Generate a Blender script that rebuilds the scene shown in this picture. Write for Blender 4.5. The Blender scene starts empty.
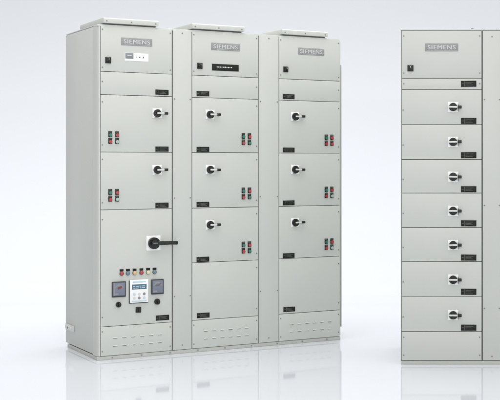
import bpy, bmesh, math, random
from mathutils import Vector, Matrix
random.seed(4)
sc = bpy.context.scene
COL = sc.collection

# ------------------------------------------------------------------ materials
def mat(name, col, rough=0.45, metal=0.0, spec=0.5, bump=0.0, bscale=300.0, var=0.0, coat=0.0, emit=None):
    m = bpy.data.materials.new(name); m.use_nodes = True
    nt = m.node_tree; b = nt.nodes['Principled BSDF']
    b.inputs['Base Color'].default_value = (*col, 1)
    b.inputs['Roughness'].default_value = rough
    b.inputs['Metallic'].default_value = metal
    b.inputs['Specular IOR Level'].default_value = spec
    b.inputs['Coat Weight'].default_value = coat
    tc = nt.nodes.new('ShaderNodeTexCoord')
    if var:
        n = nt.nodes.new('ShaderNodeTexNoise'); n.inputs['Scale'].default_value = 2.3
        n.inputs['Detail'].default_value = 6
        r = nt.nodes.new('ShaderNodeMapRange')
        r.inputs['To Min'].default_value = 1 - var; r.inputs['To Max'].default_value = 1 + var
        mx = nt.nodes.new('ShaderNodeVectorMath'); mx.operation = 'SCALE'
        mx.inputs[0].default_value = col
        nt.links.new(tc.outputs['Object'], n.inputs['Vector'])
        nt.links.new(n.outputs['Fac'], r.inputs['Value'])
        nt.links.new(r.outputs['Result'], mx.inputs['Scale'])
        nt.links.new(mx.outputs['Vector'], b.inputs['Base Color'])
        r2 = nt.nodes.new('ShaderNodeMapRange')
        r2.inputs['To Min'].default_value = rough - 0.06; r2.inputs['To Max'].default_value = rough + 0.06
        nt.links.new(n.outputs['Fac'], r2.inputs['Value'])
        nt.links.new(r2.outputs['Result'], b.inputs['Roughness'])
    if bump:
        n1 = nt.nodes.new('ShaderNodeTexNoise'); n1.inputs['Scale'].default_value = bscale
        n1.inputs['Detail'].default_value = 2
        n2 = nt.nodes.new('ShaderNodeTexNoise'); n2.inputs['Scale'].default_value = 3.0
        n2.inputs['Detail'].default_value = 1
        b1 = nt.nodes.new('ShaderNodeBump'); b1.inputs['Strength'].default_value = bump
        b1.inputs['Distance'].default_value = 0.0006
        b2 = nt.nodes.new('ShaderNodeBump'); b2.inputs['Strength'].default_value = 0.6
        b2.inputs['Distance'].default_value = 0.010
        nt.links.new(tc.outputs['Object'], n1.inputs['Vector'])
        nt.links.new(tc.outputs['Object'], n2.inputs['Vector'])
        nt.links.new(n1.outputs['Fac'], b1.inputs['Height'])
        nt.links.new(n2.outputs['Fac'], b2.inputs['Height'])
        nt.links.new(b1.outputs['Normal'], b2.inputs['Normal'])
        nt.links.new(b2.outputs['Normal'], b.inputs['Normal'])
    return m

PAINT = mat('powder_coated_steel', (0.548, 0.568, 0.540), 0.42, bump=0.25, var=0.022)
GASKET_SHADE = mat('dark_gasket_and_seam_shade', (0.16, 0.165, 0.16), 0.8)
BASEM = mat('base_channel_paint', (0.50, 0.51, 0.485), 0.5, bump=0.2, var=0.03)
BLACK = mat('black_plastic', (0.015, 0.016, 0.015), 0.36, spec=.4, bump=0.1)
BLACKG = mat('black_engraved_plastic', (0.012, 0.014, 0.012), 0.5, spec=.25)
WHITE = mat('white_plastic', (0.86, 0.87, 0.87), 0.35)
PALE = mat('pale_plastic_and_highlight', (0.62, 0.64, 0.62), 0.3)
PLATE = mat('grey_name_plate', (0.27, 0.28, 0.285), 0.35)
PLETTER = mat('pale_plate_letters', (0.54, 0.555, 0.555), 0.4)
LOGO = mat('grey_logo_block', (0.22, 0.235, 0.26), 0.4)
MARK = mat('dark_print', (0.12, 0.12, 0.12), 0.6)
MSCALE = mat('meter_scale_grey', (0.23, 0.235, 0.26), 0.3, coat=0.4)
FAINT = mat('faint_engraving_and_glint', (0.15, 0.16, 0.15), 0.5)
SCREW = mat('dull_zinc', (0.30, 0.31, 0.30), 0.4, metal=0.6)
RED = mat('red_lens', (0.36, 0.035, 0.04), 0.25, coat=0.5)
GREEN = mat('green_lens', (0.03, 0.15, 0.115), 0.25, coat=0.5)
PGREEN = mat('pale_green_lens', (0.36, 0.46, 0.42), 0.25, coat=0.5)
YELLOW = mat('amber_lens', (0.62, 0.42, 0.20), 0.25, coat=0.5)
CREAM = mat('cream_lens', (0.68, 0.62, 0.40), 0.25, coat=0.5)
BLUE = mat('blue_grey_lens', (0.12, 0.20, 0.25), 0.25, coat=0.5)
CHROME = mat('chrome_ring', (0.6, 0.6, 0.6), 0.25, metal=0.9)
METERB = mat('meter_bezel', (0.035, 0.037, 0.045), 0.35)
METERF = mat('meter_face_glass', (0.15, 0.175, 0.235), 0.10, coat=0.4)
METERR = mat('meter_mark_red', (0.20, 0.045, 0.04), 0.4)
LCD = mat('blue_display', (0.07, 0.15, 0.23), 0.15)
LCDP = mat('pale_blue_keys', (0.50, 0.62, 0.70), 0.4)
LUG = mat('bright_zinc_bracket', (0.66, 0.67, 0.66), 0.35, metal=0.2)

# ------------------------------------------------------------------ mesh builder
class MB:
    def __init__(s): s.bm = bmesh.new(); s.mats = []
    def mi(s, m):
        if m not in s.mats: s.mats.append(m)
        return s.mats.index(m)
    def _merge(s, b, m):
        i = s.mi(m)
        for f in b.faces: f.material_index = i
        me = bpy.data.meshes.new('tmp'); b.to_mesh(me); b.free()
        s.bm.from_mesh(me); bpy.data.meshes.remove(me)
    def box(s, x0, x1, y0, y1, z0, z1, m, bev=0.0, seg=2):
        b = bmesh.new(); bmesh.ops.create_cube(b, size=1)
        for v in b.verts:
            v.co = Vector((x0 + (v.co.x + .5) * (x1 - x0), y0 + (v.co.y + .5) * (y1 - y0), z0 + (v.co.z + .5) * (z1 - z0)))
        if bev: bmesh.ops.bevel(b, geom=list(b.edges), offset=bev, segments=seg, profile=0.5, affect='EDGES', clamp_overlap=True)
        s._merge(b, m); return s
    def cyl(s, cx, cz, r, y0, y1, m, seg=28, r2=None, bev=0.0):
        """disc with its axis along y; y1 is the outer (camera side) end"""
        b = bmesh.new()
        bmesh.ops.create_cone(b, cap_ends=True, segments=seg, radius1=r, radius2=r if r2 is None else r2, depth=1)
        top = [e for e in b.edges if all(v.co.z > .4 for v in e.verts)]
        L = y1 - y0
        for v in b.verts:
            x, y, z = v.co
            v.co = Vector((cx + x, y0 + (z + .5) * L, cz + y))
        if bev: bmesh.ops.bevel(b, geom=top, offset=bev, segments=2, profile=0.5, affect='EDGES')
        bmesh.ops.recalc_face_normals(b, faces=b.faces)
        s._merge(b, m); return s
    def dome(s, cx, cz, r, y0, h, m):
        b = bmesh.new(); bmesh.ops.create_uvsphere(b, u_segments=20, v_segments=10, radius=1)
        for v in b.verts:
            x, y, z = v.co; v.co = Vector((cx + x * r, y0 - max(z, 0) * h, cz + y * r))
        bmesh.ops.remove_doubles(b, verts=b.verts, dist=1e-6)
        bmesh.ops.recalc_face_normals(b, faces=b.faces)
        s._merge(b, m); return s
    def prism(s, pts, axis, a0, a1, m, bev=0.0):
        """closed polygon extruded along an axis ('x','y','z')"""
        b = bmesh.new()
        def P(p, a): return Vector({'x': (a, p[0], p[1]), 'y': (p[0], a, p[1]), 'z': (p[0], p[1], a)}[axis])
        lo = [b.verts.new(P(p, a0)) for p in pts]; hi = [b.verts.new(P(p, a1)) for p in pts]
        b.faces.new(lo); b.faces.new(hi[::-1])
        for i in range(len(pts)):
            j = (i + 1) % len(pts); b.faces.new((lo[i], hi[i], hi[j], lo[j]))
        bmesh.ops.recalc_face_normals(b, faces=b.faces)
        if bev: bmesh.ops.bevel(b, geom=list(b.edges), offset=bev, segments=2, profile=0.5, affect='EDGES', clamp_overlap=True)
        s._merge(b, m); return s
    def text(s, body, cx, cz, w, h, y, m, ext=0.0008, bold=0.0):
        cu = bpy.data.curves.new('t', 'FONT'); cu.body = body; cu.size = 1; cu.align_x = 'CENTER'
        cu.offset = bold; cu.space_character = 1.12
        o = bpy.data.objects.new('t', cu); COL.objects.link(o)
        bpy.context.view_layer.update()
        me = bpy.data.meshes.new_from_object(o.evaluated_get(bpy.context.evaluated_depsgraph_get()))
        b = bmesh.new(); b.from_mesh(me)
        xs = [v.co.x for v in b.verts]; ys = [v.co.y for v in b.verts]
        sx = w / (max(xs) - min(xs)); sy = h / (max(ys) - min(ys))
        mx, my = (max(xs) + min(xs)) / 2, (max(ys) + min(ys)) / 2
        for v in b.verts: v.co = Vector((cx + (v.co.x - mx) * sx, y, cz + (v.co.y - my) * sy))
        r = bmesh.ops.extrude_face_region(b, geom=list(b.faces))
        for v in [g for g in r['geom'] if isinstance(g, bmesh.types.BMVert)]: v.co.y -= ext
        bmesh.ops.recalc_face_normals(b, faces=b.faces)
        bpy.data.objects.remove(o); bpy.data.meshes.remove(me); bpy.data.curves.remove(cu)
        s._merge(b, m); return s
    def mesh(s, name):
        me = bpy.data.meshes.new(name)
        for f in s.bm.faces: f.smooth = True
        for e in s.bm.edges:
            e.smooth = len(e.link_faces) == 2 and e.calc_face_angle(0) < math.radians(34)
        s.bm.to_mesh(me); s.bm.free()
        for m in s.mats: me.materials.append(m)
        return me

def link(name, me, parent=None, loc=(0, 0, 0), label=None):
    o = bpy.data.objects.new(name, me); COL.objects.link(o)
    o.parent = parent; o.location = loc
    if label: o['label'] = label
    return o

# ------------------------------------------------------------------ small parts (shared meshes; origin on the door surface, outwards is -y)
def m_screw():
    b = MB(); b.cyl(0, 0, .0044, 0, -.0024, SCREW, 16, bev=.0008)
    b.box(-.0032, .0032, -.0027, -.0022, -.0005, .0005, MARK); return b.mesh('screw')
def m_handle():
    b = MB(); b.box(-.031, .031, -.0035, 0, -.031, .031, WHITE, .0012)
    b.cyl(0, 0, .0255, -.003, -.016, BLACK, 36, bev=.0025)
    b.box(-.006, .046, -.026, -.0155, -.0055, .0055, PALE, .002)  # pale colour paints the highlight along a glossy black grip
    b.box(.041, .066, -.030, -.013, -.0085, .0085, BLACK, .004, 3)
    b.cyl(0, 0, .009, -.016, -.022, BLACK, 20)
    b.box(-.018, .008, -.001 - .0035, -.003, -.0295, -.0272, FAINT); return b.mesh('rotary_handle')
def m_bar_handle():
    b = MB(); b.box(-.031, .031, -.0035, 0, -.031, .031, WHITE, .0012)
    b.cyl(0, 0, .0255, -.003, -.014, BLACK, 36, bev=.0025)
    b.box(-.0265, .0300, -.024, -.0135, -.0052, .0052, PALE, .002)
    b.box(.0270, .0520, -.028, -.011, -.0095, .0095, BLACK, .004, 3)
    b.box(.031, .0335, -.0118, -.0035, -.026, .016, FAINT); return b.mesh('rotary_handle')
def m_big_handle():
    b = MB(); b.box(-.047, .047, -.004, 0, -.047, .047, WHITE, .002)
    b.cyl(0, 0, .037, -.0035, -.022, BLACK, 40, bev=.004)
    b.cyl(0, 0, .022, -.022, -.034, BLACK, 32, bev=.003)
    b.prism([(-.022, -.013), (.05, -.012), (.10, -.0105), (.146, -.0125), (.150, -.006), (.150, .008), (.146, .0125), (.10, .012), (.05, .013), (-.022, .013)], 'y', -.046, -.028, BLACK, .003)
    b.box(-.016, .014, -.0475, -.0455, -.0035, .0045, FAINT, .0006)  # grey patch: highlight on the black hub put into the colour
    return b.mesh('rotary_handle')
def m_tag(w=.088, h=.033):
    b = MB(); b.box(-w/2, w/2, -.003, 0, -h/2, h/2, BLACKG, .0008)
    x = -w/2 + .021
    b.box(x, x + .0014, -.0036, -.0029, -h/2 + .003, h/2 - .003, FAINT)
    for k, zz in enumerate((.0075, 0, -.0075)):
        b.box(x + .006, x + .006 + (.048, .036, .044)[k], -.0036, -.0029, zz - .0007, zz + .0007, FAINT)
    b.box(-w/2 + .004, x - .004, -.0036, -.0029, -.0008, .0008, FAINT)
    return b.mesh('identification_tag')
def m_selector():
    b = MB(); b.box(-.0185, .0185, -.006, 0, -.0195, .0195, BLACK, .002)
    b.cyl(0, 0, .0135, -.006, -.014, BLACK, 24, bev=.001)
    b.box(-.003, .003, -.022, -.0135, -.012, .012, BLACK, .001)
    b.box(-.0012, .0012, -.0232, -.0218, .002, .011, PALE)
    b.box(-.011, .011, -.0068, -.0059, .0145, .0175, FAINT)
    return b.mesh('selector_switch')
def m_button(lens, plate=BLACK):
    b = MB(); b.box(-.0125, .0125, -.0025, 0, -.0185, .0185, plate, .0008)
    b.cyl(0, -.005, .0122, -.002, -.007, BLACK, 24)
    b.cyl(0, -.005, .0105, -.0065, -.0125, lens, 24, bev=.001)
    b.box(-.008, .008, -.0031, -.0024, .0115, .0135, FAINT); return b.mesh('push_button')
def m_lamp(lens):
    b = MB(); b.box(-.0125, .0125, -.0025, 0, .0075, .0215, BLACKG, .0006)
    b.cyl(0, -.006, .0140, 0, -.005, FAINT, 24)
    b.cyl(0, -.006, .0125, -.004, -.010, lens, 24); b.dome(0, -.006, .0125, -.010, .006, lens)
    return b.mesh('indicator_lamp')
def m_knob(r, sq=False):
    b = MB()
    if sq: b.box(-r, r, -.006, 0, -r, r, BLACK, .002); b.cyl(0, 0, r*.72, -.006, -.014, BLACK, 24, bev=.001)
    else: b.cyl(0, 0, r, 0, -.010, BLACK, 28, bev=.002)
    b.box(-.004, .004, -.024, -.009, -r*.75, r*.75, BLACK, .0015)
    return b.mesh('selector_knob')
def m_nameplate():
    b = MB(); b.box(-.101, .101, -.003, 0, -.0235, .0235, PLATE, .001)
    b.box(-.097, .097, -.0036, -.0029, .0188, .0200, PLETTER); b.box(-.097, .097, -.0036, -.0029, -.0200, -.0188, PLETTER)
    for k in (-1, 0, 1): b.text('SIEMENS', k * .0009, 0, .170, .0262, -.0029 - k * .00015, PLETTER, .001, 0.0)
    return b.mesh('name_plate')
def m_sticker():
    b = MB(); b.prism([(-.077, -.025), (.077, -.025), (.077, .025), (-.077, .025)], 'y', -.0015, 0, WHITE)
    b.box(-.074, -.021, -.0024, -.0012, -.012, .0235, LOGO, .0005)
    b.box(-.062, -.032, -.0030, -.0023, .006, .012, PLETTER)
    b.box(-.002, .002, -.0021, -.0014, -.003, .003, MARK)
    b.box(.016, .024, -.0021, -.0014, -.004, .004, MARK)
    b.prism([(.038, -.0055), (.050, -.0055), (.044, .0065)], 'y', -.0021, -.0014, MARK)
    return b.mesh('rating_sticker')
def m_black_label():
    b = MB(); b.box(-.095, .095, -.003, 0, -.022, .022, BLACKG, .001)
    x = -.062
    for w, h in ((.010, .006), (.008, .008), (.012, .006), (.006, .007), (.014, .006), (.010, .008), (.007, .006), (.012, .007), (.008, .006), (.010, .007)):
        b.box(x, x + w - .002, -.0036, -.0029, -h/2 + .002, h/2 + .002, PLETTER); x += w + .0015
    return b.mesh('engraved_label')
def m_meter(w, h, kind):
    b = MB(); b.box(-w/2, w/2, -.010, 0, -h/2, h/2, METERB if kind != 'display' else WHITE, .0025)
    if kind == 'display':
        b.box(-w/2 - .0045, w/2 + .001, -.006, 0, -h/2 - .0045, h/2 - .004, METERB, .001)
        b.box(-w*.40, w*.40, -.0112, -.0095, h*.08, h*.30, LCD, .001)
        for q, (a0, a1) in enumerate(((-.34, -.22), (-.19, -.02), (.01, .10), (.13, .30))):
            b.box(w*a0, w*a1, -.0116, -.0111, h*.20, h*.235, LCDP)
            b.box(w*(a0 + .02), w*(a1 + .01), -.0116, -.0111, h*.125, h*.155, LCDP)
        b.box(-w*.36, w*.36, -.0106, -.0095, h*.37, h*.43, LCDP)
        b.box(-w*.40, w*.40, -.0112, -.0095, -h*.46, -h*.41, LCDP)
        for i in range(3):
            for j in range(2):
                b.cyl(-w*.27 + i*w*.27, -h*.13 - j*h*.17, .0085, -.0095, -.0125, (LCDP, PALE, MSCALE)[(i+j) % 3], 16, bev=.0008)
    else:
        b.box(-w*.42, w*.42, -.0112, -.0095, -h*.40, h*.43, METERF, .001)
        pa = [(w*.36*math.cos(a), -h*.10 + h*.44*math.sin(a)) for a in [math.radians(28 + 124*i/12) for i in range(13)]]
        pb = [(w*.28*math.cos(a), -h*.10 + h*.34*math.sin(a)) for a in [math.radians(152 - 124*i/12) for i in range(13)]]
        b.prism(pa + pb, 'y', -.0116, -.0111, MSCALE)
        b.box(-w*.36, -w*.05, -.0116, -.0111, -h*.34, -h*.24, MSCALE)
        if kind == 'red':
            b.prism([(-w*.12, h*.12), (w*.20, h*.22), (w*.22, h*.12), (-w*.06, -.002)], 'y', -.0122, -.0111, METERR)
            b.box(-w*.41, -w*.30, -.0114, -.0110, -h*.38, h*.42, MSCALE)
        else:
            b.prism([(-w*.22, h*.06), (-w*.20, h*.14), (w*.10, h*.17), (w*.24, h*.27), (w*.26, h*.20), (w*.12, h*.08)], 'y', -.0122, -.0111, MARK)
    return b.mesh('panel_meter')
SCR, HND, BHND, BIG, TAG, SEL = m_screw(), m_handle(), m_bar_handle(), m_big_handle(), m_tag(), m_selector()
NP, STK, BLB = m_nameplate(), m_sticker(), m_black_label()
TAGR = m_tag(.094, .037)
BTN = {k: m_button(v) for k, v in dict(G=GREEN, R=RED, P=PGREEN).items()}

# ------------------------------------------------------------------ panels
G = .0015          # half of the gap left round every cover
TH = .018
def cover(name, parent, x0, x1, z0, z1, screws=(), holes=None, label=None, vents=None):
    """a folded sheet cover whose outer face lies in y = 0 of the cabinet"""
    b = MB(); w, h = x1 - x0 - 2*G, z1 - z0 - 2*G
    b.box(0, w, 0, TH, 0, h, PAINT, .0022, 3)
    if vents:
        n, us, zs = vents
        for zz in zs:
            for i in range(n):
                cx = us[0] + (us[1] - us[0]) * i / (n - 1) - x0 - G; cz = zz - z0 - G
                # pressed louvre: a hood that stands out and opens downwards over a dark slot
                b.prism([(.001, cz + .0045), (-.0038, cz - .001), (-.0038, cz - .0025), (.001, cz - .0025)], 'x', cx - .0145, cx + .0145, PAINT, .0006)
                b.box(cx - .0125, cx + .0125, -.0012, .001, cz - .0052, cz - .0026, GASKET_SHADE)
    o = link(name, b.mesh(name), parent, (x0 + G, 0, z0 + G), label)
    if name == 'door' or name == 'blank_panel':
        o.rotation_euler = (random.uniform(-.0008, .0008), random.uniform(-.0010, .0010), random.uniform(-.0012, .0012))
    for (sx, sz) in screws: link('screw', SCR, o, (sx - x0 - G, 0, sz - z0 - G))
    return o
def on(door, name, me, x, z, label=None):
    o = link(name, me, door, (x - door.location.x, 0, z - door.location.z), label)
    j = {'rotary_handle': .035, 'identification_tag': .012, 'selector_knob': .05, 'push_button': .02}.get(name, 0)
    o.rotation_euler = (0, random.uniform(-j, j), 0)
    return o
def corners(x0, x1, z0, z1, dx=.012, dz=.022):
    return [(x, z) for x in (x0 + dx, x1 - dx) for z in (z0 + dz, z1 - dz)]
def buttons(door, cx, cz, spec, dx=.044, dz=.042):
    for k, c in enumerate(spec):
        on(door, 'push_button', BTN[c], cx + (k % 2) * dx, cz - (k // 2) * dz,
           {'G': 'push button with a green cap', 'R': 'push button with a red cap', 'P': 'push button with a pale grey green cap'}[c])

def empty(name, label, cat, loc, rz, group=None):
    o = bpy.data.objects.new(name, None); COL.objects.link(o); o.empty_display_size = .2
    o.location = loc; o.rotation_euler = (0, 0, rz); o['label'] = label; o['category'] = cat
    if group: o['group'] = group
    return o

# ================================================================== the three-section cabinet
H, W, D = 2.10, 1.734, .69
L = empty('switchgear_cabinet', 'wide light grey three-section cabinet turned at an angle, with roof vents and panel meters',
          'electrical cabinet', (-1.9085, 7.4552, 0), .5494)
b = MB(); b.box(.012, W - .012, .020, D, .030, H - .004, GASKET_SHADE, .001)
link('door_frame', b.mesh('door_frame'), L)
# roof sheet with a rounded front right corner
b = MB(); b.prism([(.004, H - .012), (W - .014, H - .012), (W - .014, H - .006), (W - .020, H), (.004, H)], 'y', .001, D - .002, PAINT, .0015)
link('roof_sheet', b.mesh('roof_sheet'), L)
# left side wall, its top rear corner cut off, and the rounded front corner post
b = MB(); b.prism([(.080, .030), (D, .030), (D, H - .030), (D - .045, H - .003), (.080, H - .003)], 'x', .004, .0115, PAINT, .0015)
side = link('side_wall', b.mesh('side_wall'), L)
pts = [(.0215, .0), (.0215, .018), (.014, .0785), (.0, .0785), (.0005, .050), (.0025, .030), (.0055, .014), (.010, .004), (.014, .0)]
b = MB(); b.prism(pts, 'z', .026, H - .0125, PAINT)
link('corner_post', b.mesh('corner_post'), L)
b = MB(); b.box(W - .0115, W - .003, .010, D, .030, H - .016, PAINT, .001)
rs = link('side_wall', b.mesh('side_wall'), L)
b = MB(); b.box(0, .007, 0, .05, 0, 1.83, PAINT, .002)
link('side_trim', b.mesh('side_trim'), L, (W - .0028, .004, .09))
b = MB(); b.box(.004, W - .004, D + .0005, D + .010, .030, H - .012, PAINT, .001)
link('rear_wall', b.mesh('rear_wall'), L)
# base channel
b = MB(); b.box(.004, W - .006, .004, D - .03, 0, .0235, BASEM, .002)
for i in range(9):
    b.cyl(.10 + i * .19, .012, .005, .004, .0015, SCREW, 12)
link('base_channel', b.mesh('base_channel'), L)
# earthing bracket low on the side wall
b = MB(); b.box(-.010, .004, .540, .675, .130, .148, LUG, .003)
b.box(-.003, .004, .50, .685, .120, .158, LUG, .001)
link('earthing_bracket', b.mesh('earthing_bracket'), side, (0, 0, 0))
b = MB(); b.box(-.015, -.0105, .60, .614, .132, .146, SCREW, .002)
link('earthing_bolt', b.mesh('earthing_bolt'), side, (0, 0, 0))

Z = dict(top=H - .004, a=1.806, b=1.661, c=1.302, d=.940, e=.584, f=.209, g=.0245)
def mid(p, q): return (Z[p] + Z[q]) / 2
SEC = [(.023, .492), (.6285, 1.098), (1.2525, W - .012)]
VH = [(.039, .397), (.625, .993), (1.271, 1.619)]
for k, (x0, x1) in enumerate(SEC):
    right = k == 0                                   # section one carries its handles on the right
    hx = {0: .391, 1: .753, 2: 1.373}[k]; tx = {0: .424, 1: .703, 2: 1.3245}[k]
    lx = {0: .085, 1: .990, 2: 1.613}[k]
    t = cover('header_panel', L, x0, x1, Z['a'], Z['top'], corners(x0, x1, Z['a'], Z['top'], .012, .026))
    on(t, 'name_plate', NP, {0: .257, 1: .862, 2: 1.496}[k], 2.001)
    on(t, 'selector_switch', SEL, {0: .071, 1: .681, 2: 1.302}[k], {0: 1.877, 1: 1.868, 2: 1.871}[k])
    if k == 0: on(t, 'rating_sticker', STK, .256, 1.905)
    if k == 1: on(t, 'engraved_label', BLB, .861, 1.864)
    s = cover('blank_panel', L, x0, x1, Z['b'], Z['a'], [(x0 + .012 if right else x1 - .012, (Z['a'] + Z['b']) / 2 + .01)])
    on(s, 'identification_tag', TAG, tx, 1.687)
    for j, (p, q, tz, hz, bz) in enumerate((('b', 'c', 1.323, 1.552, 1.414), ('c', 'd', .963, 1.190, 1.052), ('d', 'e', .604, .8285, .692))):
        if k == 0 and j == 2: break
        fx = x0 + .012 if right else x1 - .012
        o = cover('door', L, x0, x1, Z[q], Z[p], [(fx, Z[p] - .045), (fx, Z[q] + .045)])
        on(o, 'rotary_handle', HND, hx, hz)
        on(o, 'identification_tag', TAG, tx, tz)
        buttons(o, lx, bz, ('GRRP', 'GRRG', 'GRRP')[k] if not (k == 2 and j == 0) else 'GRRR')
    if k == 0:
        o = cover('door', L, x0, x1, Z['f'], Z['d'], [(x0 + .012, Z['d'] - .06), (x0 + .012, Z['f'] + .06)], label='tall door with large black handle, row of lamps and meters')
        on(o, 'rotary_handle', BIG, .366, .722, 'large rotary handle with long black lever')
        for x, z, m, c in zip((.158, .199, .2425, .287, .331, .374), (.543,) * 6, (RED, BLUE, YELLOW, RED, CREAM, BLUE), ('red', 'blue', 'amber', 'red', 'cream', 'blue grey')):
            on(o, 'indicator_lamp', m_lamp(m), x, z, 'indicator lamp with a %s lens' % c)
        on(o, 'panel_meter', m_meter(.089, .098, 'red'), .139, .439, 'square blue grey panel meter with a red pointer mark')
        on(o, 'panel_meter', m_meter(.121, .145, 'display'), .270, .4215, 'white panel meter with a blue display and keys')
        on(o, 'panel_meter', m_meter(.082, .096, 'dark'), .392, .442, 'square blue grey panel meter with a dark mark')
        on(o, 'selector_knob', m_knob(.0175), .137, .343); on(o, 'selector_knob', m_knob(.0180, True), .267, .302, 'square black selector knob')
        on(o, 'selector_knob', m_knob(.0190), .391, .347)
        on(o, 'identification_tag', TAG, .4275, .241)
    else:
        o = cover('door', L, x0, x1, Z['f'], Z['e'], [(x1 - .012, Z['e'] - .05), (x1 - .012, Z['f'] + .05)])
        on(o, 'identification_tag', TAG, {1: .7055, 2: 1.3285}[k], .238)
    cover('vent_panel', L, x0, x1, Z['g'], Z['f'], corners(x0, x1, Z['g'], Z['f'], .012, .03),
          vents=(6, (x0 + .095, x1 - .082), (.136, .086)))
    # roof vent: a shallow box that stands a little proud of the front
    u0, u1 = VH[k]
    b = MB(); b.box(u0 + .012, u1 - .012, .010, .470, H + .0005, H + .012, GASKET_SHADE)  # dark riser paints the shadow seam below the vent box
    b.prism([(-.014, .006), (.470, .006), (.490, .012), (.490, .034), (.480, .040), (-.006, .040), (-.014, .034)], 'x', u0, u1, PAINT, .0025)
    v = link('roof_vent', b.mesh('roof_vent'), L, (0, 0, 0)); v.location.z = 0
    for vv in v.data.vertices:
        if vv.co.z < 1: vv.co.z += H + .003
    for sx in (u0 + .02, (u0 + u1) / 2, u1 - .02): link('screw', SCR, v, (sx, -.014, H + .022))
for x0, x1 in ((.4965, .6275), (1.1015, 1.2515)):
    sz = (H - .025, 1.648, 1.008, .372, .055)
    cover('cable_alley_cover', L, x0, x1, Z['g'], Z['top'], [(x, z) for z in sz[1:4] for x in (x0 + .012, x1 - .012)] + [((x0 + x1) / 2, sz[0]), ((x0 + x1) / 2, sz[4])])

# ================================================================== the cabinet cut by the right edge of the photo
H2 = 2.0525
R = empty('switchgear_cabinet', 'light grey cabinet seen square-on at the right edge, with seven shallow handled doors',
          'electrical cabinet', (-.009, 7.32, 0), 0)
W2, D2 = 1.22, .69
b = MB(); b.box(.001, W2 - .005, .020, D2, .026, H2 - .006, GASKET_SHADE, .001)
link('door_frame', b.mesh('door_frame'), R)
b = MB(); b.box(-.005, W2, .001, D2, H2 - .0085, H2, PAINT, .002)
link('roof_sheet', b.mesh('roof_sheet'), R)
for x in (-.0045, W2 - .0045):
    b = MB(); b.box(x, x + .0045, .001, D2, .026, H2 - .009, PAINT, .001); link('side_wall', b.mesh('side_wall'), R)
b = MB(); b.box(-.004, W2, D2 + .0005, D2 + .010, .026, H2 - .012, PAINT, .001); link('rear_wall', b.mesh('rear_wall'), R)
b = MB(); b.box(-.004, W2 - .002, .003, D2 - .03, 0, .0215, BASEM, .002); link('base_channel', b.mesh('base_channel'), R)
for x, s in ((.435, .6), (.508, .3), (.600, .3), (1.04, .6)):
    b = MB(); b.cyl(0, 0, .008, 0, .012, SCREW, 6); me = b.mesh('roof_bolt')
    o = link('roof_bolt', me, R, (x, .03, H2 + .0005)); o.rotation_euler = (math.pi / 2, 0, 0); o.scale = (1, s, 1)
ZR = [1.7516, 1.683, 1.468, 1.2547, 1.049, .839, .631, .4175, .202, .0235]
for k, ox in enumerate((0, .610)):
    x0, x1 = (.0005, .612)[k], .4915 + ox
    t = cover('header_panel', R, x0, x1, ZR[0], H2 - .009, corners(x0, x1, ZR[0], H2 - .009, .013, .032))
    on(t, 'name_plate', NP, .2455 + ox, 1.941); on(t, 'selector_switch', SEL, .0545 + ox, 1.813)
    s = cover('blank_panel', R, x0, x1, ZR[1], ZR[0], [(x0 + .013, 1.719), (x1 - .013, 1.719)])
    on(s, 'identification_tag', TAGR, .411 + ox, 1.7175)
    for j in range(1, 8):
        za, zb = ZR[j], ZR[j + 1]
        o = cover('door', R, x0, x1, zb, za, [(x0 + .010, (za + zb) / 2 - .018)])
        on(o, 'rotary_handle', BHND, .3155 + ox, (1.5755, 1.362, 1.149, .9405, .7315, .5205, .303)[j - 1])
        on(o, 'identification_tag', TAGR, .411 + ox, (1.490, 1.281, 1.0725, .864, .6545, .4455, .226)[j - 1])
    cover('base_panel', R, x0, x1, ZR[9], ZR[8], corners(x0, x1, ZR[9], ZR[8], .013, .034))
    a0, a1 = .4955 + ox, .6115 + ox - (.006 if k else 0)
    cover('cable_alley_cover', R, a0, a1, ZR[9], H2 - .009, [(x, z) for z in (1.622, .974, .344) for x in (a0 + .012, a1 - .012)] + [((a0 + a1) / 2, H2 - .045), ((a0 + a1) / 2, .05)])

# ================================================================== studio floor sweeping up into the backdrop
def floor():
    prof = [(-14, 0), (10.5, 0)]
    r = 9.0; n = 40
    for i in range(1, n + 1):
        a = math.pi / 2 * i / n; prof.append((10.5 + r * math.sin(a), r - r * math.cos(a)))
    prof.append((19.5, 16.0))
    bm = bmesh.new(); rows = [[bm.verts.new((x, y, z)) for x in (-16, 16)] for y, z in prof]
    for p, q in zip(rows, rows[1:]):
        f = bm.faces.new((p[0], p[1], q[1], q[0])); f.smooth = True
    bmesh.ops.recalc_face_normals(bm, faces=bm.faces)
    if bm.faces[0].normal.z < 0: bmesh.ops.reverse_faces(bm, faces=bm.faces)
    me = bpy.data.meshes.new('floor'); bm.to_mesh(me); bm.free()
    m = mat('glossy_white_floor', FLOORC, 0.055, spec=0.66)
    me.materials.append(m)
    o = link('floor', me); o['kind'] = 'structure'; o['label'] = 'glossy white studio floor sweeping up into a plain backdrop'
    return o
FLOORC = (0.690, 0.718, 0.768)
floor()

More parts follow.
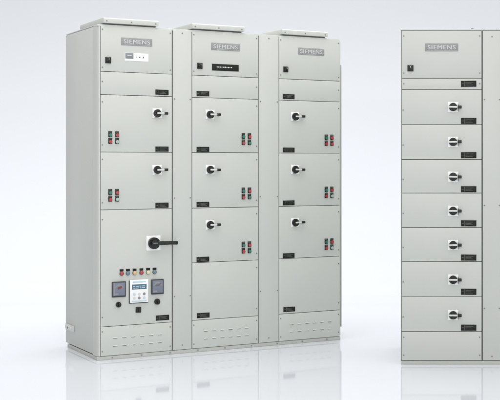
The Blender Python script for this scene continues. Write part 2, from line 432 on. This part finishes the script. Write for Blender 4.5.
# ================================================================== light
w = bpy.data.worlds.new('World'); sc.world = w; w.use_nodes = True
bg = w.node_tree.nodes['Background']; bg.inputs['Color'].default_value = (1, .99, .97, 1)
nt = w.node_tree; tc = nt.nodes.new('ShaderNodeTexCoord'); sp = nt.nodes.new('ShaderNodeSeparateXYZ')
rm = nt.nodes.new('ShaderNodeMapRange'); rm.interpolation_type = 'SMOOTHSTEP'
rm.inputs['From Min'].default_value = -1; rm.inputs['From Max'].default_value = .25      # the left of the studio is darker
rm.inputs['To Min'].default_value = .41; rm.inputs['To Max'].default_value = 1.15
nt.links.new(tc.outputs['Generated'], sp.inputs[0]); nt.links.new(sp.outputs['X'], rm.inputs['Value'])
nt.links.new(rm.outputs['Result'], bg.inputs['Strength'])
def area(name, loc, target, size, power, col=(1, 1, 1), sy=None):
    l = bpy.data.lights.new(name, 'AREA'); l.energy = power; l.size = size; l.color = col
    if sy: l.shape = 'RECTANGLE'; l.size_y = sy
    o = bpy.data.objects.new(name, l); COL.objects.link(o); o.location = loc
    o.rotation_euler = (Vector(target) - Vector(loc)).to_track_quat('-Z', 'Y').to_euler(); o['kind'] = 'structure'
    return o
area('key_softbox', (.2, 2.2, 2.6), (-1.6, 7.6, 0.6), 1.8, 27, (1, .985, .96))
area('backdrop_wash', (-2.8, 11.6, 5), (-2.8, 12.4, 0), 9, 190, (1, .985, .96), 4)  # added area light, whitens the lower backdrop and the floor behind
area('overhead_floor_fill', (-1.6, 6.7, 4.9), (-1.6, 7.0, 0), 5, 118, (1, .995, .985), 3.5)  # added area light overhead, brightens the floor and the upper fronts

# ================================================================== camera
cd = bpy.data.cameras.new('camera'); cam = bpy.data.objects.new('camera', cd); COL.objects.link(cam)
cam.location = (0, 0, 1.221); cam.rotation_euler = (math.pi / 2, 0, 0)
cd.sensor_width = 36; cd.lens = 1196.1 / 500 * 36
cd.shift_x = -153 / 500; cd.shift_y = -35 / 500
cd.clip_start = .05; cd.clip_end = 300
sc.camera = cam
sc.view_settings.view_transform = 'Standard'; sc.view_settings.look = 'None'
sc.view_settings.exposure = 0.07; sc.view_settings.gamma = 1
